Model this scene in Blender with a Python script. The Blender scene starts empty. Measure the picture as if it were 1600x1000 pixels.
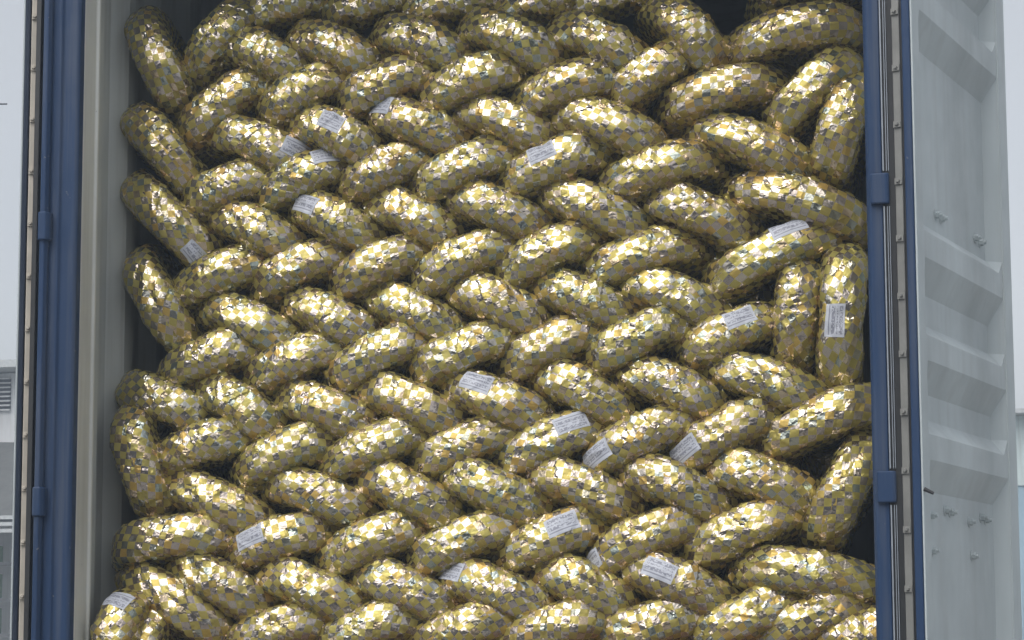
import bpy, bmesh, math, random
import numpy as np
from mathutils import Vector, Matrix
R = math.radians
sc = bpy.context.scene
col = sc.collection

# ------------------------------------------------------------------ camera
CAM = Vector((1.1188, -5.188, 1.75))
YAW, PITCH, ROLL = R(10.428), R(5.598), R(-0.219)
F, PPY = 2919.2, 709.3                       # focal length and principal row, in pixels of the 1600 px wide photograph
fwd = Vector((-math.sin(YAW)*math.cos(PITCH), math.cos(YAW)*math.cos(PITCH), math.sin(PITCH)))
rt0 = Vector((math.cos(YAW), math.sin(YAW), 0)); up0 = rt0.cross(fwd)
rt = rt0*math.cos(ROLL) + up0*math.sin(ROLL); up = up0*math.cos(ROLL) - rt0*math.sin(ROLL)
cd = bpy.data.cameras.new('camera'); cam = bpy.data.objects.new('camera', cd); col.objects.link(cam)
cd.sensor_width = 36; cd.lens = F/1600*36; cd.shift_y = (PPY-500)/1600; cd.clip_end = 2000; cd.clip_start = .05
M = Matrix((rt, up, -fwd)).transposed().to_4x4(); M.translation = CAM; cam.matrix_world = M
sc.camera = cam

# ------------------------------------------------------------------ sky and sun: bright overcast noon
SUN_EL, SUN_AZ = R(52), R(205)               # azimuth clockwise from +Y: behind the photographer, a little left
w = bpy.data.worlds.new('World'); sc.world = w; w.use_nodes = True
nt = w.node_tree; bg = nt.nodes['Background']
sky = nt.nodes.new('ShaderNodeTexSky'); sky.sky_type = 'NISHITA'; sky.sun_disc = False
sky.sun_elevation = SUN_EL; sky.sun_rotation = SUN_AZ; sky.air_density = 1.0; sky.dust_density = 4.0; sky.ozone_density = 1.0
hs = nt.nodes.new('ShaderNodeHueSaturation'); hs.inputs['Saturation'].default_value = .20
nt.links.new(sky.outputs[0], hs.inputs['Color']); nt.links.new(hs.outputs[0], bg.inputs[0]); bg.inputs[1].default_value = .15
sd = bpy.data.lights.new('sun', 'SUN'); sd.energy = 0.66; sd.angle = R(60); sd.color = (1, .97, .92)
so = bpy.data.objects.new('sun', sd); col.objects.link(so)
sdir = Vector((math.sin(SUN_AZ)*math.cos(SUN_EL), math.cos(SUN_AZ)*math.cos(SUN_EL), math.sin(SUN_EL)))
so.rotation_euler = sdir.to_track_quat('Z', 'Y').to_euler()
sc.view_settings.view_transform = 'Standard'; sc.view_settings.look = 'None'
sc.view_settings.gamma = 1; sc.view_settings.exposure = 0.5

# ------------------------------------------------------------------ helpers
def at(px, py, Y):
    d = fwd + rt*((px-800)/F) + up*((PPY-py)/F)
    return CAM + d*((Y-CAM.y)/d.y)
def tag(o, label=None, cat=None, group=None, kind=None):
    if label: o['label'] = label
    if cat: o['category'] = cat
    if group: o['group'] = group
    if kind: o['kind'] = kind
    return o
def link(name, me, mat=None, parent=None, smooth=False):
    o = bpy.data.objects.new(name, me); col.objects.link(o)
    if mat and not me.materials: me.materials.append(mat)
    if parent: o.parent = parent
    if smooth:
        for p in me.polygons: p.use_smooth = True
    return o
def empty(name, loc=(0,0,0)):
    o = bpy.data.objects.new(name, None); col.objects.link(o); o.location = loc; o.empty_display_size = .2
    return o
class MB:
    """collects boxes, prisms and tubes of ONE piece"""
    def __init__(s): s.v = []; s.f = []
    def add(s, vs, fs):
        n = len(s.v); s.v += [tuple(v) for v in vs]; s.f += [tuple(i+n for i in f) for f in fs]; return s
    def box(s, x0, x1, y0, y1, z0, z1, fn=None):
        vs = [Vector((x, y, z)) for z in (z0, z1) for y in (y0, y1) for x in (x0, x1)]
        if fn: vs = [fn(*v) for v in vs]
        return s.add(vs, [(0,2,3,1),(4,5,7,6),(0,1,5,4),(2,6,7,3),(0,4,6,2),(1,3,7,5)])
    def prism(s, pts, z0, z1, fn=None):
        n = len(pts); vs = [Vector((x, y, z)) for z in (z0, z1) for x, y in pts]
        if fn: vs = [fn(*v) for v in vs]
        return s.add(vs, [tuple(range(n))[::-1], tuple(range(n, 2*n))] + [(i, (i+1) % n, n+(i+1) % n, n+i) for i in range(n)])
    def cyl(s, a, b, r0, r1=None, n=12):
        r1 = r0 if r1 is None else r1; a = Vector(a); b = Vector(b); d = (b-a).normalized()
        x = d.orthogonal().normalized(); y = d.cross(x)
        vs = [a + (x*math.cos(2*math.pi*i/n) + y*math.sin(2*math.pi*i/n))*r0 for i in range(n)]
        vs += [b + (x*math.cos(2*math.pi*i/n) + y*math.sin(2*math.pi*i/n))*r1 for i in range(n)]
        return s.add(vs, [tuple(range(n))[::-1], tuple(range(n, 2*n))] + [(i, (i+1) % n, n+(i+1) % n, n+i) for i in range(n)])
    def mesh(s, name):
        me = bpy.data.meshes.new(name); me.from_pydata(s.v, [], s.f)
        bm = bmesh.new(); bm.from_mesh(me); bmesh.ops.recalc_face_normals(bm, faces=bm.faces); bm.to_mesh(me); bm.free()
        return me
    def build(s, name, mat, parent=None, bevel=0, smooth=False):
        o = link(name, s.mesh(name), mat, parent, smooth)
        if bevel:
            m = o.modifiers.new('bevel', 'BEVEL'); m.width = bevel; m.segments = 2; m.limit_method = 'ANGLE'
        return o

# ------------------------------------------------------------------ materials
def new_mat(name):
    m = bpy.data.materials.new(name); m.use_nodes = True
    return m, m.node_tree, m.node_tree.nodes['Principled BSDF']
def N(t, kind, **kw):
    n = t.nodes.new(kind)
    for k, v in kw.items():
        if k.startswith('i_'): n.inputs[k[2:].replace('_', ' ')].default_value = v
        else: setattr(n, k, v)
    return n
def math_n(t, op, a, b=None, c=None):
    n = t.nodes.new('ShaderNodeMath'); n.operation = op
    for i, v in enumerate((a, b, c)):
        if v is None: continue
        if isinstance(v, (int, float)): n.inputs[i].default_value = v
        else: t.links.new(v, n.inputs[i])
    return n.outputs[0]
def mix_c(t, fac, a, b, blend='MIX'):
    n = t.nodes.new('ShaderNodeMix'); n.data_type = 'RGBA'; n.blend_type = blend
    for s, v in ((n.inputs[0], fac), (n.inputs[6], a), (n.inputs[7], b)):
        if isinstance(v, (int, float)): s.default_value = v
        elif isinstance(v, tuple): s.default_value = v if len(v) == 4 else (*v, 1)
        else: t.links.new(v, s)
    return n.outputs[2]
def ramp(t, fac, stops):
    n = t.nodes.new('ShaderNodeValToRGB'); e = n.color_ramp.elements
    while len(e) < len(stops): e.new(.5)
    for k, (p, c) in zip(e, stops): k.position = p; k.color = c if len(c) == 4 else (*c, 1)
    t.links.new(fac, n.inputs[0]); return n.outputs[0]
def noise(t, scale, vec=None, detail=4, rough=.55, stretch=None):
    n = N(t, 'ShaderNodeTexNoise', i_Scale=scale, i_Detail=detail, i_Roughness=rough)
    tc = N(t, 'ShaderNodeTexCoord'); v = vec or tc.outputs['Object']
    if stretch:
        mp = N(t, 'ShaderNodeMapping'); mp.inputs['Scale'].default_value = stretch; t.links.new(v, mp.inputs[0]); v = mp.outputs[0]
    t.links.new(v, n.inputs['Vector']); return n.outputs['Fac']

def paint(name, base, wear=(.25, .2, .16), dirt=(.2, .19, .17), rough=.5, wear_amt=.62, dirt_amt=.35, bump=.15):
    m, t, b = new_mat(name)
    c0 = tuple(x*.82 for x in base); c1 = tuple(min(1, x*1.15) for x in base)
    c = ramp(t, noise(t, 3, stretch=(1, 1, .25)), [(.3, c0), (.7, c1)])
    streak = ramp(t, noise(t, 9, stretch=(3, 3, .12), detail=6), [(.48, (0, 0, 0)), (.72, (dirt_amt,)*3)])
    c = mix_c(t, streak, c, dirt)
    chips = ramp(t, noise(t, 34, detail=8, rough=.7), [(wear_amt, (0, 0, 0)), (wear_amt+.04, (.8,)*3)])
    c = mix_c(t, chips, c, wear)
    t.links.new(c, b.inputs['Base Color'])
    r = ramp(t, noise(t, 12), [(.3, (rough-.1,)*3), (.7, (rough+.15,)*3)]); t.links.new(r, b.inputs['Roughness'])
    bp = N(t, 'ShaderNodeBump', i_Strength=bump, i_Distance=.004); t.links.new(noise(t, 25, detail=3), bp.inputs['Height']); t.links.new(bp.outputs[0], b.inputs['Normal'])
    if base[2] > base[0]*2: b.inputs['Specular IOR Level'].default_value = .3
    return m
BLUE = paint('blue_paint', (.013, .038, .098), wear=(.28, .27, .26), dirt=(.12, .13, .15), rough=.55, wear_amt=.665, dirt_amt=.45)
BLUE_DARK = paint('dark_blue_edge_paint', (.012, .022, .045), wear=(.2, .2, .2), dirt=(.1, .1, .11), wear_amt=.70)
GREY_IN = paint('grey_interior_paint', (.44, .465, .455), wear=(.12, .10, .085), dirt=(.22, .2, .17), wear_amt=.73, dirt_amt=.35)
GREY_DOOR = paint('grey_door_paint', (.425, .475, .49), wear=(.16, .13, .11), dirt=(.27, .27, .26), wear_amt=.745, dirt_amt=.2, bump=.2)
JAMB = paint('pale_jamb_paint', (.58, .59, .56), wear=(.1, .09, .08), dirt=(.28, .26, .22), wear_amt=.69)
def plain(name, c, rough=.6, metal=0, var=.2, scale=20, bump=.1):
    m, t, b = new_mat(name)
    t.links.new(ramp(t, noise(t, scale, detail=5), [(.25, tuple(x*(1-var) for x in c)), (.75, tuple(min(1, x*(1+var)) for x in c))]), b.inputs['Base Color'])
    b.inputs['Roughness'].default_value = rough; b.inputs['Metallic'].default_value = metal
    bp = N(t, 'ShaderNodeBump', i_Strength=bump, i_Distance=.003); t.links.new(noise(t, scale*4), bp.inputs['Height']); t.links.new(bp.outputs[0], b.inputs['Normal'])
    return m
RUBBER = plain('black_rubber', (.018, .019, .021), .55)
STRIP = plain('tan_retainer_strip', (.46, .42, .36), .5, 0, .25, 9)
STRIP_R = plain('grey_retainer_strip', (.17, .17, .16), .5, 0, .3, 9)
STEEL = plain('dull_galvanised_steel', (.42, .42, .43), .5, .6, .2, 60)
LIP = plain('aluminium_lip', (.27, .30, .34), .5, .2, .15, 30)
WOOD = plain('plywood_floor', (.20, .13, .08), .7, 0, .3, 8)
ASPHALT = plain('concrete_yard', (.30, .295, .28), .85, 0, .22, .7, .3)
WHITE_WALL = paint('white_render', (.60, .61, .62), wear=(.4, .4, .4), dirt=(.33, .33, .32), rough=.8, wear_amt=.75, dirt_amt=.3)
CANOPY = paint('grey_sheet_metal', (.10, .105, .105), wear=(.1, .09, .08), dirt=(.11, .11, .1), rough=.6)
DARK = plain('dark_louvre_opening', (.03, .032, .045), .6)
PALE_ROOF = plain('pale_grey_roof', (.45, .47, .48), .7)
GREEN = plain('faded_green_crate', (.12, .18, .12), .6)
RUST = plain('rust_brown_crate', (.22, .10, .06), .7)
PALE_GREEN = paint('pale_green_wall', (.50, .58, .58), rough=.8, wear_amt=.8)
PALE_BLUE = paint('pale_blue_wall', (.30, .42, .50), rough=.7, wear_amt=.8)

def foil(name):
    m, t, b = new_mat(name)
    uv = N(t, 'ShaderNodeUVMap'); uv.uv_map = 'UVMap'
    sp = N(t, 'ShaderNodeSeparateXYZ'); t.links.new(uv.outputs[0], sp.inputs[0])
    fu = math_n(t, 'FLOOR', sp.outputs[0]); fv = math_n(t, 'FLOOR', sp.outputs[1])
    par = math_n(t, 'MODULO', math_n(t, 'ADD', math_n(t, 'ADD', fu, fv), 2000.0), 2.0)
    par = math_n(t, 'GREATER_THAN', par, .5)
    oi = N(t, 'ShaderNodeObjectInfo')
    cv = N(t, 'ShaderNodeCombineXYZ'); t.links.new(fu, cv.inputs[0]); t.links.new(fv, cv.inputs[1])
    t.links.new(math_n(t, 'MULTIPLY', oi.outputs['Random'], 91.0), cv.inputs[2])
    wn = N(t, 'ShaderNodeTexWhiteNoise'); wn.noise_dimensions = '3D'; t.links.new(cv.outputs[0], wn.inputs['Vector'])
    # holographic silver squares: each with a faint tint of its own; gold squares from lemon to amber
    silver = ramp(t, wn.outputs['Value'], [(0, (.50, .44, .39)), (.3, (.37, .32, .30)), (.5, (.46, .41, .37)), (.66, (.33, .37, .34)), (.8, (.54, .41, .27)), (1, (.55, .50, .44))])
    gold = ramp(t, wn.outputs['Value'], [(0, (.345, .283, .070)), (.4, (.405, .345, .105)), (.8, (.375, .315, .08)), (1, (.455, .30, .08))])
    c = mix_c(t, par, silver, gold)
    tone = ramp(t, oi.outputs['Random'], [(0, (.86, .85, .84)), (.35, (1, .98, .92)), (.7, (.93, .95, .90)), (1, (1.0, 1.0, 1.0))])   # no two rolls of film quite alike
    c = mix_c(t, 1.0, c, tone, 'MULTIPLY')
    t.links.new(c, b.inputs['Base Color'])
    t.links.new(math_n(t, 'MULTIPLY_ADD', par, -.38, .95), b.inputs['Metallic'])
    rg = math_n(t, 'MULTIPLY_ADD', par, .22, .18); t.links.new(rg, b.inputs['Roughness'])
    # fine crackle of the film
    tc = N(t, 'ShaderNodeTexCoord')
    vo = N(t, 'ShaderNodeTexVoronoi', i_Scale=95.0); vo.feature = 'F1'
    ns = N(t, 'ShaderNodeTexNoise', i_Scale=30.0, i_Detail=2.0)
    off = N(t, 'ShaderNodeVectorMath', operation='MULTIPLY_ADD'); off.inputs[1].default_value = (.03, .03, .03)
    t.links.new(tc.outputs['Object'], ns.inputs['Vector']); t.links.new(ns.outputs['Color'], off.inputs[0]); t.links.new(tc.outputs['Object'], off.inputs[2])
    t.links.new(off.outputs[0], vo.inputs['Vector'])
    bp = N(t, 'ShaderNodeBump', i_Strength=.2, i_Distance=.004); t.links.new(vo.outputs['Distance'], bp.inputs['Height'])
    t.links.new(bp.outputs[0], b.inputs['Normal'])
    return m
FOIL = foil('gold_and_silver_check_foil')

def sticker_mat():
    m, t, b = new_mat('printed_paper_sticker')
    uv = N(t, 'ShaderNodeUVMap'); uv.uv_map = 'UVMap'
    sp = N(t, 'ShaderNodeSeparateXYZ'); t.links.new(uv.outputs[0], sp.inputs[0]); u, v = sp.outputs[0], sp.outputs[1]
    oi = N(t, 'ShaderNodeObjectInfo')
    def band(lo, hi): return math_n(t, 'MULTIPLY', math_n(t, 'GREATER_THAN', v, lo), math_n(t, 'LESS_THAN', v, hi))
    def row(lo, hi, scale, th, seed):
        cv = N(t, 'ShaderNodeCombineXYZ'); t.links.new(math_n(t, 'FLOOR', math_n(t, 'MULTIPLY', u, scale)), cv.inputs[0])
        t.links.new(math_n(t, 'FLOOR', math_n(t, 'MULTIPLY', v, 22.0)), cv.inputs[1])
        t.links.new(math_n(t, 'ADD', math_n(t, 'MULTIPLY', oi.outputs['Random'], 50.0), seed), cv.inputs[2])
        wn = N(t, 'ShaderNodeTexWhiteNoise'); wn.noise_dimensions = '3D'; t.links.new(cv.outputs[0], wn.inputs['Vector'])
        g = math_n(t, 'MULTIPLY', math_n(t, 'GREATER_THAN', wn.outputs['Value'], th), band(lo, hi))
        return math_n(t, 'MULTIPLY', g, math_n(t, 'MULTIPLY', math_n(t, 'GREATER_THAN', u, .07), math_n(t, 'LESS_THAN', u, .93)))
    ink = row(.10, .29, 26., .36, 1.)
    for args in ((.36, .44, 34., .5, 2.), (.52, .70, 22., .36, 3.)): ink = math_n(t, 'MAXIMUM', ink, row(*args))
    bar = math_n(t, 'MULTIPLY', band(.78, .84), math_n(t, 'MULTIPLY', math_n(t, 'GREATER_THAN', u, .05), math_n(t, 'LESS_THAN', u, .95)))
    ink = math_n(t, 'MAXIMUM', ink, bar)
    t.links.new(mix_c(t, math_n(t, 'MULTIPLY', ink, .6), (.46, .48, .54), (.07, .07, .11)), b.inputs['Base Color'])
    b.inputs['Roughness'].default_value = .45
    return m
STICKER = sticker_mat()

# ------------------------------------------------------------------ setting
g = MB().add([(-400, -400, 0), (400, -400, 0), (400, 400, 0), (-400, 400, 0)], [(0, 1, 2, 3)]).build('ground', ASPHALT)
tag(g, 'grey concrete yard under the container', None, kind='structure')

# ------------------------------------------------------------------ container
FL, TOP, LEN = 1.50, 4.09, 6.0               # floor height, underside of the door header, length
cont = tag(empty('shipping_container', (0, 0, 0)), 'blue steel shipping container with open doors, packed full of gold foil tyres', 'container')
HZ = (1.60, 2.154, 2.982, 3.81)             # hinge heights
HH = .043
# corner posts: front face, stepped groove, pale inner return
pl = MB().prism([(-1.262, 0), (-1.222, 0), (-1.216, .010), (-1.176, .010), (-1.168, .018), (-1.168, .05), (-1.30, .05), (-1.30, .02), (-1.268, .012)], FL-.15, TOP+.12).build('corner_post', BLUE, cont, .004)
pl['label'] = 'blue corner post on the left of the opening'
MB().prism([(-1.168, .0505), (-1.168, .135), (-1.160, .140), (-1.160, .152), (-1.182, .154), (-1.215, .154), (-1.215, .0505)], FL, TOP+.1).build('jamb_return', JAMB, cont, .003)
pr = MB().prism([(1.168, .016), (1.174, .004), (1.180, 0), (1.2115, 0), (1.2135, .012), (1.30, .02), (1.30, .05), (1.168, .05)], FL-.15, TOP+.12).build('corner_post', BLUE, cont, .003)
pr['label'] = 'blue corner post on the right of the opening'
MB().prism([(1.176, .0505), (1.176, .152), (1.182, .154), (1.215, .154), (1.215, .0505)], FL, TOP+.1).build('jamb_return', JAMB, cont, .003)
# left hinge line: rod and lugs
MB().prism([(-1.274, -.014), (-1.268, -.026), (-1.254, -.026), (-1.248, -.014), (-1.248, -.001), (-1.274, -.001)], FL, TOP).build('hinge_rod', BLUE, pl, .003)
for z in HZ:
    MB().prism([(-1.276, -.022), (-1.270, -.035), (-1.247, -.035), (-1.238, -.022), (-1.238, -.002), (-1.276, -.002)], z-HH, z+HH).build('hinge_lug', BLUE, pl, .004)
    MB().prism([(1.176, -.004), (1.180, -.014), (1.222, -.019), (1.230, -.014), (1.230, -.004)], z-HH, z+HH).build('hinge_lug', BLUE, pr, .004)
# right post: rubber seal with pale lips, interrupted at the lugs
MB().box(1.2125, 1.254, -.002, .0115, FL, TOP).build('door_seal', RUBBER, pr, .002)
zs = [FL] + [z+s*(HH+.004) for z in HZ for s in (-1, 1)] + [TOP]
for k in range(0, len(zs), 2):
    if zs[k+1]-zs[k] < .05: continue
    for x0, x1, yy in ((1.2128, 1.2166, -.010), (1.2225, 1.2245, -.009), (1.2282, 1.2300, -.009)):
        MB().box(x0, x1, yy, -.0025, zs[k]+.003, zs[k+1]-.003).build('seal_lip', LIP, pr)
# side walls: vertical trapezoid corrugation
def corr(x0, sgn):
    pts = []; y = .155; d = .036
    while y < LEN:
        pts += [(x0, y), (x0, y+.07), (x0+sgn*d, y+.138), (x0+sgn*d, y+.208)]; y += .278
    pts.append((x0, LEN)); return pts
for sgn in (-1, 1):
    ins = corr(sgn*1.182, sgn); out = [(x+sgn*.004, y) for x, y in ins][::-1]
    m = MB(); n = len(ins); vs = []
    for z in (FL, TOP+.1): vs += [(x, y, z) for x, y in ins] + [(x, y, z) for x, y in out]
    k = 2*n; fs = [(i, (i+1) % k, k+(i+1) % k, k+i) for i in range(k)]
    m.add(vs, fs).build('side_wall', GREY_IN, cont)
MB().box(-1.17, 1.17, .05, LEN, FL-.03, FL).build('floor', WOOD, cont)
MB().box(-1.30, 1.30, .03, LEN, FL-.16, FL-.031).build('floor_frame', BLUE, cont, .01)
MB().box(-1.22, 1.22, .16, LEN, TOP+.10, TOP+.13).build('roof', GREY_IN, cont)
MB().box(-1.167, 1.167, .0, .14, TOP, TOP+.14).build('door_header', BLUE, cont, .008)
MB().box(-1.21, 1.21, LEN-.04, LEN, FL, TOP+.1).build('end_wall', GREY_IN, cont)
MB().box(-1.167, 1.167, .0, .0495, FL-.15, FL+.01).build('door_sill', BLUE, cont, .006)

def door(H, ang, width, mirror, label, full):
    """door leaf standing open. s runs from the hinge edge, t is depth behind the inner face"""
    D = Vector((math.cos(ang), math.sin(ang), 0)); Nn = Vector((D.y, -D.x, 0)) * (-1 if mirror else 1)
    def fn(s, t, z): return Vector((H[0], H[1], 0)) + D*s - Nn*t + Vector((0, 0, z))
    z0, z1 = FL+.005, TOP-.02
    gauge = GREY_DOOR
    flats = [(z0, .04), (2.150, .04), (2.232, 0), (2.302, 0), (2.352, .04), (2.424, .04), (2.508, 0), (2.578, 0), (2.622, .04), (2.708, .04), (2.798, 0), (2.872, 0), (2.914, .04),
             (3.420, .04), (3.506, 0), (3.578, 0), (3.622, .04), (3.700, .04), (3.786, 0), (z1-.02, 0)]
    # panel sheet (grey inside)
    ss = [.062, .082, width-.135, width-.092]
    vs = []; fs = []
    for z, d in flats:
        for i, s in enumerate(ss): vs.append(fn(s, (0 if i in (0, 3) else d)+.004, z))
    for i in range(len(flats)-1):
        for j in range(3): a = i*4+j; fs.append((a, a+1, a+5, a+4))
    nb = len(vs)
    for z, d in flats:
        for i, s in enumerate(ss): vs.append(fn(s, (0 if i in (0, 3) else d)+.008, z))
    for i in range(len(flats)-1):
        for j in range(3): a = nb+i*4+j; fs.append((a, a+4, a+5, a+1))
    dl = MB().add(vs, fs).build('door', gauge, cont)
    dl['label'] = label
    # leaf frame: grey inner face, blue edges
    MB().box(.004, .0625, 0, .006, z0, z1, fn).build('inner_margin', gauge, dl, .002)
    MB().box(width-.092, width-.004, 0, .006, z0, z1, fn).build('inner_margin', gauge, dl, .002)
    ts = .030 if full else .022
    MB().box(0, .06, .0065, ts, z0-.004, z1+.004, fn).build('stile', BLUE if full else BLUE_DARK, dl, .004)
    MB().box(width-.09, width, .0065, .056, z0-.004, z1+.004, fn).build('stile', gauge, dl, .004)
    MB().box(.061, width-.091, .009, .05, z1-.02, z1+.003, fn).build('rail', BLUE, dl, .003)
    MB().box(.061, width-.091, .045, .06, z0-.003, z0+.05, fn).build('rail', BLUE, dl, .003)
    MB().box(.008, .055, ts+.0005, .080, z0, z1, fn).build('gasket', RUBBER, dl, .003)
    ta, tb = (.036, .058) if full else (.0245, .042)
    MB().box(.001, .0078, ta, tb, z0, z1, fn).build('retainer_strip', STRIP_R if full else STRIP, dl, .003)
    zz = z0+.05; rm = None
    while zz < z1:
        if rm is None:
            rm = MB()
            rm.box(-.0045, .0005, ta+.0005, tb-.0005, -.009, .009, fn).cyl(fn(-.0045, (ta+tb)/2, 0), fn(-.011, (ta+tb)/2, 0), .0062, .004, 8)
            rme = rm.mesh('rivet'); rme.materials.append(STRIP_R if full else STRIP)
        o = link('rivet', rme, None, dl); o.location.z = zz; zz += .1605
    return dl, fn
AR = R(69.9)
dr, fnr = door((1.300, -.030), AR, .94, False, 'grey inside of the right door leaf swung far open', True)
dlf, fnl = door((-1.346, -.004), R(110.5), .94, True, 'left door leaf seen edge on', False)
MB().box(-1.30, -1.284, -.012, .0115, FL, TOP).build('door_seal', RUBBER, pl, .002)
bm_me = None
for s, z, dt in ((.31, 2.965, .04), (.358, 2.963, .04), (.695, 2.967, .04), (.745, 2.962, .04), (.19, 2.085, .04), (.325, 2.107, .04), (.372, 2.104, .04), (.555, 2.085, .04),
              (.675, 2.104, .04), (.72, 2.10, .04), (.198, 1.986, .04), (.572, 1.985, .04)):
    a = fnr(s, dt+.004, z); n = (fnr(s, 0, z)-fnr(s, 1, z)); k = random.Random(int(s*999)).uniform(-.12, .12)
    d = (n + Vector((0, 0, k))).normalized()
    MB().cyl(a, a+d*.003, .016, .016, 12).cyl(a+d*.003, a+d*.014, .011, .011, 6).cyl(a+d*.014, a+d*.023, .0065, .006, 8).build('bolt', GREY_DOOR, dr)
MB().cyl(fnr(.006, -.001, 2.145), fnr(.010, -.026, 2.132), .006, .004, 8).build('hook', RUBBER, dr)

# ------------------------------------------------------------------ foil wrapped tyres
RT = .0697                                    # radius of the wrapped tube
RA, RB, RN = .222-RT, .268-RT, 2.6           # centre line of the ring: pressed flat by the packing, a superellipse
_t = np.linspace(-np.pi, np.pi, 4001)
_x = RA*np.sign(np.sin(_t))*np.abs(np.sin(_t))**(2/RN); _y = -RB*np.sign(np.cos(_t))*np.abs(np.cos(_t))**(2/RN)
_s = np.concatenate([[0], np.cumsum(np.hypot(np.diff(_x), np.diff(_y)))]); _s -= _s[2000]; PER = _s[-1]-_s[0]
def ring(u):
    """arc length from the front -> centre line point and outward normal"""
    u = (np.asarray(u, float)+PER/2) % PER - PER/2
    x = np.interp(u, _s, _x); y = np.interp(u, _s, _y); e = .012
    w = lambda q: (q+PER/2) % PER - PER/2
    tx = np.interp(w(u+e), _s, _x)-np.interp(w(u-e), _s, _x); ty = np.interp(w(u+e), _s, _y)-np.interp(w(u-e), _s, _y)
    l = np.hypot(tx, ty); return x, y+RB+RT, ty/l, -tx/l
def tyre_mesh(seed, helix, shear):
    rng = np.random.default_rng(seed)
    nf, nb, nm = 150, 22, 76
    th = np.concatenate([np.linspace(-.34, .34, nf), np.linspace(.34, PER-.34, nb+1)[1:-1]])   # metres along the ring, 0 = nearest the door
    nu = len(th); ph = np.arange(nm)/nm*2*np.pi                         # 0 = outer tread, pi = hub side
    T, P = np.meshgrid(th, ph, indexing='ij')
    T = T + rng.normal(0, .0009, T.shape)*(np.abs(T) < .34); P = P + rng.normal(0, .016, P.shape)
    U = T*1.0; V = ((P+np.pi) % (2*np.pi)-np.pi)*RT              # metres on the skin
    h = np.zeros_like(U)
    # crumpled facets: random heights on a skewed lattice, triangle interpolation (periodic round the tube)
    for cell, amp in ((.038, .0043), (.021, .0025)):
        nv = max(4, round(2*np.pi*RT/cell)); a = U/cell + .37*np.sin(P*2+seed); b = (P % (2*np.pi))/(2*np.pi)*nv
        tab = rng.normal(0, 1, (400, nv)); ia = np.floor(a).astype(int); ib = np.floor(b).astype(int); fa = a-ia; fb = b-ib
        g = lambda i, j: tab[(i+200) % 400, j % nv]
        lo = g(ia, ib)*(1-fa-fb) + g(ia+1, ib)*fa + g(ia, ib+1)*fb
        hi = g(ia+1, ib+1)*(fa+fb-1) + g(ia, ib+1)*(1-fa) + g(ia+1, ib)*(1-fb)
        h += amp*np.where(fa+fb < 1, lo, hi)*.6
    # a few tight calm patches where the film is stretched smooth
    calm = np.zeros_like(U)
    for _ in range(9):
        cu, cv = rng.uniform(-.36, .36), rng.uniform(-.12, .12)
        calm = np.maximum(calm, np.exp(-(((U-cu)/.035)**2 + ((V-cv)/.03)**2)))
    h *= 1-.7*calm
    # creases
    for _ in range(230):
        cu, cv = rng.uniform(-.45, .45), rng.uniform(-.19, .19)
        an = rng.normal(np.pi/2, .7); L = rng.uniform(.012, .05); wd = rng.uniform(.0035, .008); A = rng.choice([-1, 1], p=[.25, .75])*rng.uniform(.0014, .0042)
        du, dv = U-cu, V-cv; al = du*np.cos(an)+dv*np.sin(an); ac = -du*np.sin(an)+dv*np.cos(an)
        h += A*np.clip(1-np.abs(ac)/wd, 0, 1)*np.clip(1-np.abs(al)/L, 0, 1)
    # overlapping turns of the foil band
    q = (U*math.cos(helix)+V*math.sin(helix))/.105 + rng.uniform(0, 1); q = q-np.floor(q)
    h += .0026*(q**1.6-.4)
    # uneven wrapping thickness
    h += .0028*np.sin(U*9+seed)*np.cos(P+seed*.7) + .002*np.sin(U*23+seed*2)
    rr = RT+h
    sq = (np.abs(np.cos(P))**2.8+np.abs(np.sin(P))**2.8)**(-1/2.8)        # squarish tread section
    rr = rr*sq*.985
    cx, cy, nx, ny = ring(T)
    X = cx+nx*rr*np.cos(P); Y = cy+ny*rr*np.cos(P); Z = rr*np.sin(P)
    co = np.stack([X, Y, Z], -1).reshape(-1, 3)
    idx = np.arange(nu*nm).reshape(nu, nm)
    a = idx; b = np.roll(idx, -1, 0); c = np.roll(np.roll(idx, -1, 0), -1, 1); d = np.roll(idx, -1, 1)
    fs = np.stack([a, b, c, d], -1).reshape(-1, 4)
    flip = rng.random(len(fs)) < .5
    t1 = np.where(flip[:, None], fs[:, [0, 1, 2]], fs[:, [0, 1, 3]]); t2 = np.where(flip[:, None], fs[:, [0, 2, 3]], fs[:, [1, 2, 3]])
    tri = np.concatenate([t1, t2])
    me = bpy.data.meshes.new('foil_wrapped_tyre'); me.from_pydata(co.tolist(), [], tri.tolist())
    uvl = me.uv_layers.new(name='UVMap')
    ca, sa = math.cos(shear), math.sin(shear); S = .0216
    uu = T*1.25; vv = P*RT
    uu = uu.reshape(-1)[tri]; vv = vv.reshape(-1)[tri]
    # unwrap the seam triangles (hub side)
    for k in (1, 2):
        dv = vv[:, k]-vv[:, 0]; vv[:, k] -= np.round(dv/(2*np.pi*RT))*2*np.pi*RT
        du = uu[:, k]-uu[:, 0]; per = PER*1.25; uu[:, k] -= np.round(du/per)*per
    uvd = np.stack([(uu*ca-vv*sa)/S, (uu*sa+vv*ca)/S], -1).reshape(-1)
    uvl.data.foreach_set('uv', uvd.astype(np.float32))
    me.materials.append(FOIL)
    return me
VAR = [tyre_mesh(s, h, a) for s, h, a in ((11, .35, .05), (12, -.4, .35), (13, .6, .78), (14, -.3, -.12), (15, .5, .5), (16, -.6, .2), (17, .3, -.4), (18, .45, .68), (19, -.5, .0), (20, .2, .9), (21, .4, -.25), (22, -.35, .42))]

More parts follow.
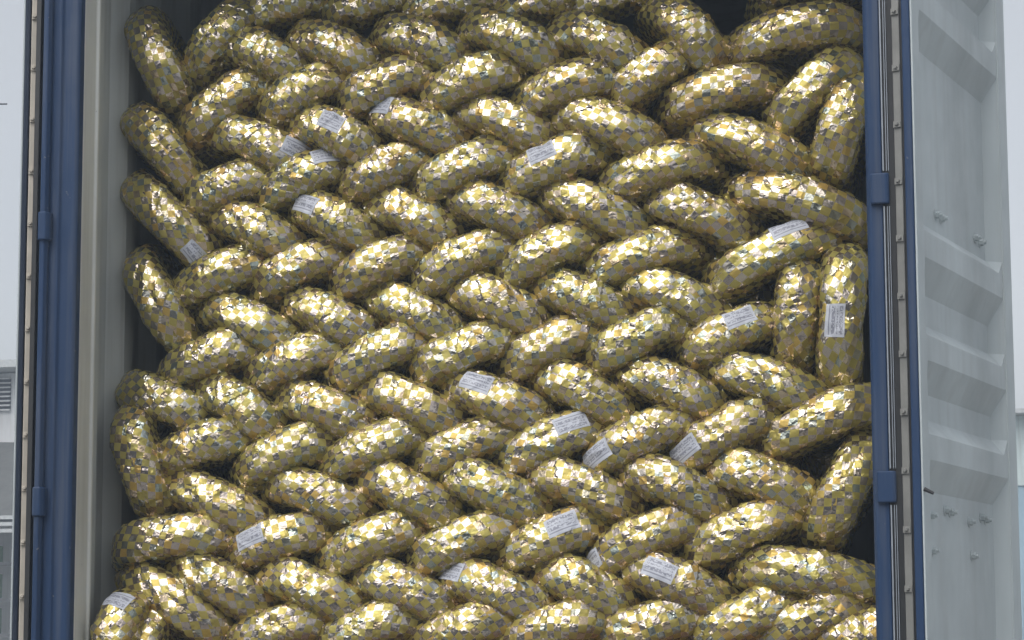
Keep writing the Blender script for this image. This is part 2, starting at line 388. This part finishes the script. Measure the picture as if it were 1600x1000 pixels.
from mathutils.bvhtree import BVHTree
TREES = {}
def sticker(o, s0, t0, turn, seed):
    """paper sticker pasted on the skin at (s0 along the ring, t0 across)"""
    rng = random.Random(seed); nu, nv = 18, 12; lw, lh = .082, .057
    me0 = o.data
    if me0.name not in TREES: TREES[me0.name] = BVHTree.FromPolygons([v.co for v in me0.vertices], [tuple(p.vertices) for p in me0.polygons])
    tree = TREES[me0.name]
    th0 = float(np.interp(s0, _x[1200:2801], _s[1200:2801])); ph0 = math.asin(max(-.95, min(.95, t0/RT)))
    vs = []; fs = []; uvs = []; ds = []
    for j in range(nv+1):
        for i in range(nu+1):
            a = (i/nu-.5)*lw; b = (j/nv-.5)*lh; ca, sa = math.cos(turn), math.sin(turn)
            th = th0+(a*ca-b*sa)/1.22; ph = ph0+(a*sa+b*ca)/RT
            x, y, nx, ny = (float(k) for k in ring(th)); d = Vector((nx*math.cos(ph), ny*math.cos(ph), math.sin(ph)))
            hit = tree.ray_cast(Vector((x, y, 0))+d*(RT*1.6), -d)[0]
            vs.append((hit if hit else Vector((x, y, 0))+d*RT)); ds.append(d); uvs.append((i/nu, 1-j/nv if seed % 3 else j/nv))
    g2 = [v.copy() for v in vs]
    for _ in range(2):                        # paper bridges the sharpest folds
        g3 = [v.copy() for v in g2]
        for j in range(nv+1):
            for i in range(nu+1):
                nb_ = [g2[jj*(nu+1)+ii] for ii, jj in ((i-1, j), (i+1, j), (i, j-1), (i, j+1)) if 0 <= ii <= nu and 0 <= jj <= nv]
                m_ = sum(nb_, Vector())/len(nb_); k = j*(nu+1)+i; lift = (m_-g2[k]).dot(ds[k])
                if 0 < i < nu and 0 < j < nv: g3[k] = g2[k]+ds[k]*max(0, lift)*.7
        g2 = g3
    vs = [v+d*.0013 for v, d in zip(g2, ds)]
    n = nu+1
    for j in range(nv):
        for i in range(nu): a = j*n+i; fs.append((a, a+1, a+n+1, a+n))
    me = bpy.data.meshes.new('paper_sticker'); me.from_pydata(vs, [], fs)
    ul = me.uv_layers.new(name='UVMap')
    for l in me.loops: ul.data[l.index].uv = uvs[l.vertex_index]
    p = link('paper_sticker', me, STICKER, o); m = p.modifiers.new('thickness', 'SOLIDIFY'); m.thickness = .0006
    return p

def depth_of(px, py):
    y = .36 if py < 450 else .36-.14*(py-450)/450
    return y
ORD = ['first', 'second', 'third', 'fourth', 'fifth', 'sixth', 'seventh', 'eighth', 'ninth', 'tenth', 'eleventh', 'twelfth', 'thirteenth', 'fourteenth', 'fifteenth']
rnd = random.Random(5); count = 0
def tyre(x1, y1, x2, y2, label, dy=0., tilt=14, st=None, sturn=0.):
    global count
    if x2 < x1: x1, y1, x2, y2 = x2, y2, x1, y1
    cx, cy = (x1+x2)/2, (y1+y2)/2
    Y = depth_of(cx, cy)+dy+rnd.uniform(-.010, .010)
    a = (at(x2, y2, Y)-at(x1, y1, Y)).normalized()
    b = Vector((0, 1, 0))*math.cos(R(tilt)) + Vector((0, 0, -1))*math.sin(R(tilt+rnd.uniform(-4, 4)))
    b = (b-a*b.dot(a)).normalized()
    c = a.cross(b)
    p = at(cx, cy, Y)
    o = link('foil_wrapped_tyre', VAR[(count*7+count//12) % len(VAR)])
    m = Matrix((a, b, c)).transposed()
    if count % 2 and st is None: m = m @ Matrix.Rotation(math.pi, 3, 'Y')      # turned over: another side of the same wrapping
    half = (at(x2, y2, Y)-at(x1, y1, Y)).length/2
    sx = max(.9, min(1.32, (half+.060)/.218))                                   # some tyres are pressed longer than others
    m = m.to_4x4() @ Matrix.Diagonal((sx, 1, 1, 1)); m.translation = p; o.matrix_world = m
    tag(o, label, 'tyre', 'foil wrapped tyres laced in the container')
    if st:
        q = at(st[0], st[1], Y)-p
        sticker(o, max(-.115, min(.115, q.dot(a)/sx)), q.dot(c), sturn, count)
    count += 1
    return o

# rows read from the top of the picture; each tyre by the two visible ends of its tube
ROWS = [
 ('\\', [(360,50,452,88),(456,30,580,82),(590,22,725,72),(728,14,870,76),(868,18,1002,76)]),
 ('/', [(268,205,398,97),(396,165,520,93),(520,146,656,84),(650,142,797,78),(796,140,955,88),(950,142,1060,62),(1032,152,1210,102)]),
 ('\\', [(325,185,466,236,(442,219)),(455,163,580,217,(517,189)),(580,155,716,207,(607,161)),(715,143,862,206),(868,148,1032,207),(1088,173,1266,242)]),
 ('/', [(274,304,398,250),(388,296,522,230,(490,240)),(518,286,656,219),(640,282,786,214),(774,277,932,210,(846,236)),(934,277,1104,220)]),
 ('\\', [(328,314,458,372),(458,300,582,362,(486,319)),(574,294,708,357),(704,284,850,346),(844,278,1006,342),(1014,288,1172,352),(1145,268,1350,322)]),
 ('/', [(254,446,396,384),(380,438,516,374),(508,442,646,369),(634,432,786,354),(768,418,916,344),(904,416,1076,354),(1104,428,1292,340,(1220,354))]),
 ('\\', [(312,458,456,524),(446,450,577,512),(574,440,716,510),(704,428,850,492),(838,424,986,486),(978,418,1132,476)]),
 ('/', [(234,577,382,518),(374,586,516,522),(504,586,646,508),(634,580,786,504),(772,568,920,490),(908,558,1062,480),(1054,546,1206,474,(1148,496))]),
 ('\\', [(182,590,314,646),(308,586,432,662),(432,600,577,656),(568,584,712,650),(698,584,852,645,(752,598)),(842,570,982,640),(974,558,1132,626),(1118,554,1298,617)]),
 ('/', [(224,716,368,662),(354,736,492,664),(488,726,642,654),(632,722,790,650),(768,720,922,644,(877,662)),(906,712,1066,634,(944,697)),(1048,712,1198,624,(1081,690)),(1178,692,1368,608)]),
 ('\\', [(254,738,412,810),(414,734,572,796),(562,728,712,800),(698,724,846,796),(834,718,992,790),(978,712,1140,786),(1114,708,1277,770)]),
 ('/', [(338,862,492,808,(394,836)),(484,872,638,804),(628,872,786,803),(768,872,922,798,(868,821)),(918,872,1072,794,(928,864)),(1064,858,1237,782)]),
 ('\\', [(190,884,342,986),(262,864,412,948),(404,878,562,946),(558,878,708,950),(698,882,852,946,(722,893)),(844,874,987,942),(978,864,1142,936,(1038,892))]),
 ('/', [(344,1004,488,948),(480,1008,636,944),(634,1008,786,948),(778,1004,932,944),(928,1002,1086,940),(1074,998,1242,918),(1180,994,1346,928)]),
]
for ri, (kind, row) in enumerate(ROWS):
    for k, tp in enumerate(row):
        st = tp[4] if len(tp) > 4 else None
        lean = 'slanting down to the right' if kind == '\\' else 'slanting up to the right'
        what = 'foil tyre with white sticker' if st else 'gold foil tyre ' + lean
        last = k == len(row)-1
        if st: lab = 'gold foil tyre with white sticker, %s from left in %s row from top' % (ORD[k], ORD[ri])
        else: lab = 'gold foil tyre %s, %s from left in %s row from top' % ('leaning left' if kind == '\\' else 'leaning right', ORD[k], ORD[ri])
        tyre(*tp[:4], lab, st=st)
# the odd ones, wedged along the walls and the top
tyre(203, 12, 266, 142, 'gold foil tyre standing steeply against the left wall in the top corner', -.03, 8)
tyre(282, 100, 366, -5, 'gold foil tyre rising steeply to the right, second from left at the top edge', 0)
tyre(1028, -15, 1126, 78, 'gold foil tyre dropping steeply to the right under the top edge', 0)
tyre(1142, 46, 1330, 6, 'gold foil tyre lying nearly level in the top right corner', -.01)
tyre(1204, 182, 1318, 72, 'gold foil tyre rising steeply, below the level tyre in top right corner', .0)
tyre(1294, 262, 1332, 108, 'gold foil tyre standing upright against the right post near the top', -.02, 5)
tyre(197, 160, 290, 268, 'gold foil tyre against the left wall, second down from the top corner', -.02)
tyre(192, 270, 310, 388, 'gold foil tyre with small sticker at its lower end, by the left wall', -.035, 13, (284, 376))
tyre(197, 394, 276, 532, 'gold foil tyre standing steeply by the left wall at mid height', -.03, 8)
tyre(1238, 562, 1252, 398, 'gold foil tyre standing upright, left of a pair by the right post', .0, 2)
tyre(1310, 592, 1319, 386, 'upright gold foil tyre with white sticker, hard against the right post', -.03, 2, (1305, 497), R(180))
tyre(186, 640, 226, 796, 'gold foil tyre standing nearly upright against the left wall, lower half', -.03, 5)
tyre(1274, 846, 1350, 690, 'gold foil tyre standing steeply by the right post in the lower half', .0, 5)
tyre(166, 842, 336, 818, 'gold foil tyre lying nearly level at the left wall near the bottom', -.03)
tyre(1158, 868, 1372, 898, 'gold foil tyre lying nearly level at the right post near the bottom', -.01)
tyre(174, 945, 150, 1085, 'upright gold foil tyre with white sticker in the bottom left corner', -.10, 4, (166, 958), R(80))
tyre(213, 962, 216, 1100, 'upright gold foil tyre beside the stickered one in the bottom left corner', -.035, 3)
tyre(1296, 1004, 1392, 968, 'gold foil tyre just showing at the bottom right corner by the post', .0)
for k, q in enumerate(((376,16,478,-24),(500,14,620,-36),(620,12,760,-34),(765,6,905,-40),(884,2,1018,-52),(1185,-30,1345,-72))):
    tyre(*q, 'shaded gold foil tyre cut by the top edge of the picture, %s from left' % ORD[k], .06)
# a second layer, glimpsed in the gaps
for k, (q, lab) in enumerate((((1040,215,1150,262), 'shaded gold foil tyre deep in the gap on the right below the top rows'),
                              ((1080,380,1200,470), 'shaded gold foil tyre deep in the gap left of the upright pair'),
                              ((1090,60,1230,90), 'shaded gold foil tyre deep in the gap in the upper right'))):
    tyre(*q, lab, .13)

# ------------------------------------------------------------------ buildings beyond
def louvre(parent, x0, x1, z0, z1, y, n):
    f = MB().box(x0, x1, y+.02, y+.06, z0, z1).build('louvre_opening', DARK, parent)
    hgt = (z1-z0)/n
    for k in range(n+1):
        zc = z0+k*hgt
        MB().add([(x0, y-.02, zc-.012), (x1, y-.02, zc-.012), (x1, y+.019, zc-.002), (x0, y+.019, zc-.002), (x0, y-.02, zc+.008), (x1, y-.02, zc+.008), (x1, y+.019, zc+.018), (x0, y+.019, zc+.018)],
                 [(0, 1, 2, 3), (4, 7, 6, 5), (0, 4, 5, 1), (3, 2, 6, 7), (0, 3, 7, 4), (1, 5, 6, 2)]).build('slat', WHITE_WALL, f)
YB = 20.
bl = tag(empty('workshop_building', (-14, YB, 0)), 'white rendered workshop with louvred vent and grey canopy beyond the left door', 'building')
def W(*a): return MB().box(*a)
def sub(o): o.matrix_parent_inverse = bl.matrix_world.inverted(); return o
bl.location = (0, 0, 0)
W(-19, -8.5, YB, YB+8, 0, 5.60).build('wall', WHITE_WALL, bl)
MB().add([(-19.3, YB-.5, 5.66), (-8.2, YB-.5, 5.605), (-8.2, YB+8.3, 5.605), (-19.3, YB+8.3, 5.66), (-19.3, YB-.5, 5.80), (-8.2, YB-.5, 5.70), (-8.2, YB+4, 6.35), (-19.3, YB+4, 6.55), (-8.2, YB+8.3, 5.70), (-19.3, YB+8.3, 5.80)],
         [(0, 3, 2, 1), (4, 5, 6, 7), (7, 6, 8, 9), (0, 1, 5, 4), (3, 9, 8, 2), (1, 2, 8, 6, 5), (0, 4, 7, 9, 3)]).build('roof', PALE_ROOF, bl)
louvre(bl, -11.6, -10.92, 5.06, 5.52, YB-.03, 7)
MB().add([(-16, YB-.01, 4.72), (-9.4, YB-.01, 4.55), (-9.4, YB-1.6, 3.4), (-16, YB-1.6, 3.5), (-16, YB-.01, 4.64), (-9.4, YB-.01, 4.47), (-9.4, YB-1.6, 3.32), (-16, YB-1.6, 3.42)],
         [(0, 3, 2, 1), (4, 5, 6, 7), (3, 7, 6, 2), (0, 4, 7, 3), (1, 2, 6, 5), (0, 1, 5, 4)]).build('canopy', CANOPY, bl)
for k in range(3): W(-16+k*3.2, -15.92+k*3.2, YB-1.58, YB-1.50, 0, 3.4).build('canopy_post', CANOPY, bl)
for k in range(3): W(-16, -9.4, YB-1.66, YB-1.61, 3.18+k*.09, 3.23+k*.09).build('gutter', PALE_ROOF, bl)
rk = tag(empty('storage_rack'), 'grey storage rack of crates standing under the canopy on the far left', 'rack')
for k in range(3):
    W(-11.64+k*.48, -11.61+k*.48, YB-.9, YB-.86, 0, 3.1).build('upright', CANOPY, rk)
for k in range(6): W(-11.66, -10.62, YB-.92, YB-.5, .28+k*.5, .32+k*.5).build('shelf', STEEL, rk)
rr = random.Random(3)
for i in range(2):
    for j in range(6):
        o = W(-11.58+i*.48, -11.20+i*.48, YB-.85, YB-.55, .325+j*.5, .325+j*.5+rr.uniform(.2, .38)).build('crate', rr.choice([GREEN, RUST, STEEL, GREEN]), None, .01)
        tag(o, 'small crate on the rack at the far left, %s bay, %s shelf up' % (('left', 'right')[i], ORD[j]), 'crate', 'crates on the storage rack')
cb = tag(empty('white_cabinet'), 'white framed cabinet at the bottom left edge beyond the open door', 'cabinet')
W(-11.6, -10.86, YB-1.45, YB-1.0, 0, 2.12).build('body', WHITE_WALL, cb, .01)
W(-11.5, -10.95, YB-1.47, YB-1.451, .2, 1.98).build('door_panel', PALE_ROOF, cb, .005)
lp = tag(empty('street_lamp'), 'thin dark lamp arm reaching in from the left edge against the sky', 'lamp')
p0 = at(-70, 163, 14); p1 = at(11, 162.5, 14)
MB().cyl(p0, p1, .012, .009, 8).build('arm', DARK, lp); MB().cyl((p0.x, p0.y, 0), p0+Vector((0, 0, .3)), .06, .04, 10).build('pole', DARK, lp)
q0 = at(-8, 218, 14); MB().cyl(q0, q0+Vector((.035, 0, 0)), .04, .028, 10).cyl(q0, (p0.x, p0.y, q0.z), .012, .012, 6).build('insulator', DARK, lp)
br = tag(empty('distant_shed'), 'pale green shed with blue lower wall beyond the right door', 'building')
W(3.12, 12, YB, YB+6, 3.7, 4.62).build('upper_wall', PALE_GREEN, br); W(3.14, 12, YB+.02, YB+5.9, 0, 3.7).build('lower_wall', PALE_BLUE, br)
MB().add([(3.0, YB-.3, 4.625), (12.2, YB-.3, 4.625), (12.2, YB+6.3, 4.625), (3.0, YB+6.3, 4.625), (3.0, YB-.3, 4.68), (12.2, YB-.3, 4.68), (12.2, YB+3, 5.0), (3.0, YB+3, 5.0), (12.2, YB+6.3, 4.68), (3.0, YB+6.3, 4.68)],
         [(0, 3, 2, 1), (4, 5, 6, 7), (7, 6, 8, 9), (0, 1, 5, 4), (3, 9, 8, 2), (1, 2, 8, 6, 5), (0, 4, 7, 9, 3)]).build('roof', PALE_ROOF, br)

# unseen building added behind the photographer so the foil mirrors a dark front
wh = tag(empty('added_warehouse'), 'unseen dark grey building added facing the container, mirrored as a dark band in the foil', 'added_warehouse')
FACADE = paint('grey_cladding', (.18, .19, .195), rough=.7, wear_amt=.8)
W(-45, 45, -30, -20, 0, 7.6).build('wall', FACADE, wh)
W(-45.4, 45.4, -30.4, -18.6, 7.605, 7.9).build('roof', CANOPY, wh)
for k in range(-5, 6): W(k*8-2, k*8+2, -19.99, -19.9, 0, 4.4).build('shutter', CANOPY, wh)

# thin milky air over the yard and into the container
hm, ht, hb = new_mat('pale_air'); ht.nodes.remove(hb)
pv = N(ht, 'ShaderNodeVolumePrincipled', i_Density=.0095); pv.inputs['Color'].default_value = (.72, .85, 1, 1)
pv.inputs['Anisotropy'].default_value = .2
ht.links.new(pv.outputs[0], ht.nodes['Material Output'].inputs['Volume'])
hz = MB().box(-60, 60, -45, 45, -1, 14).build('haze', hm); tag(hz, 'thin pale haze filling the yard', kind='stuff')
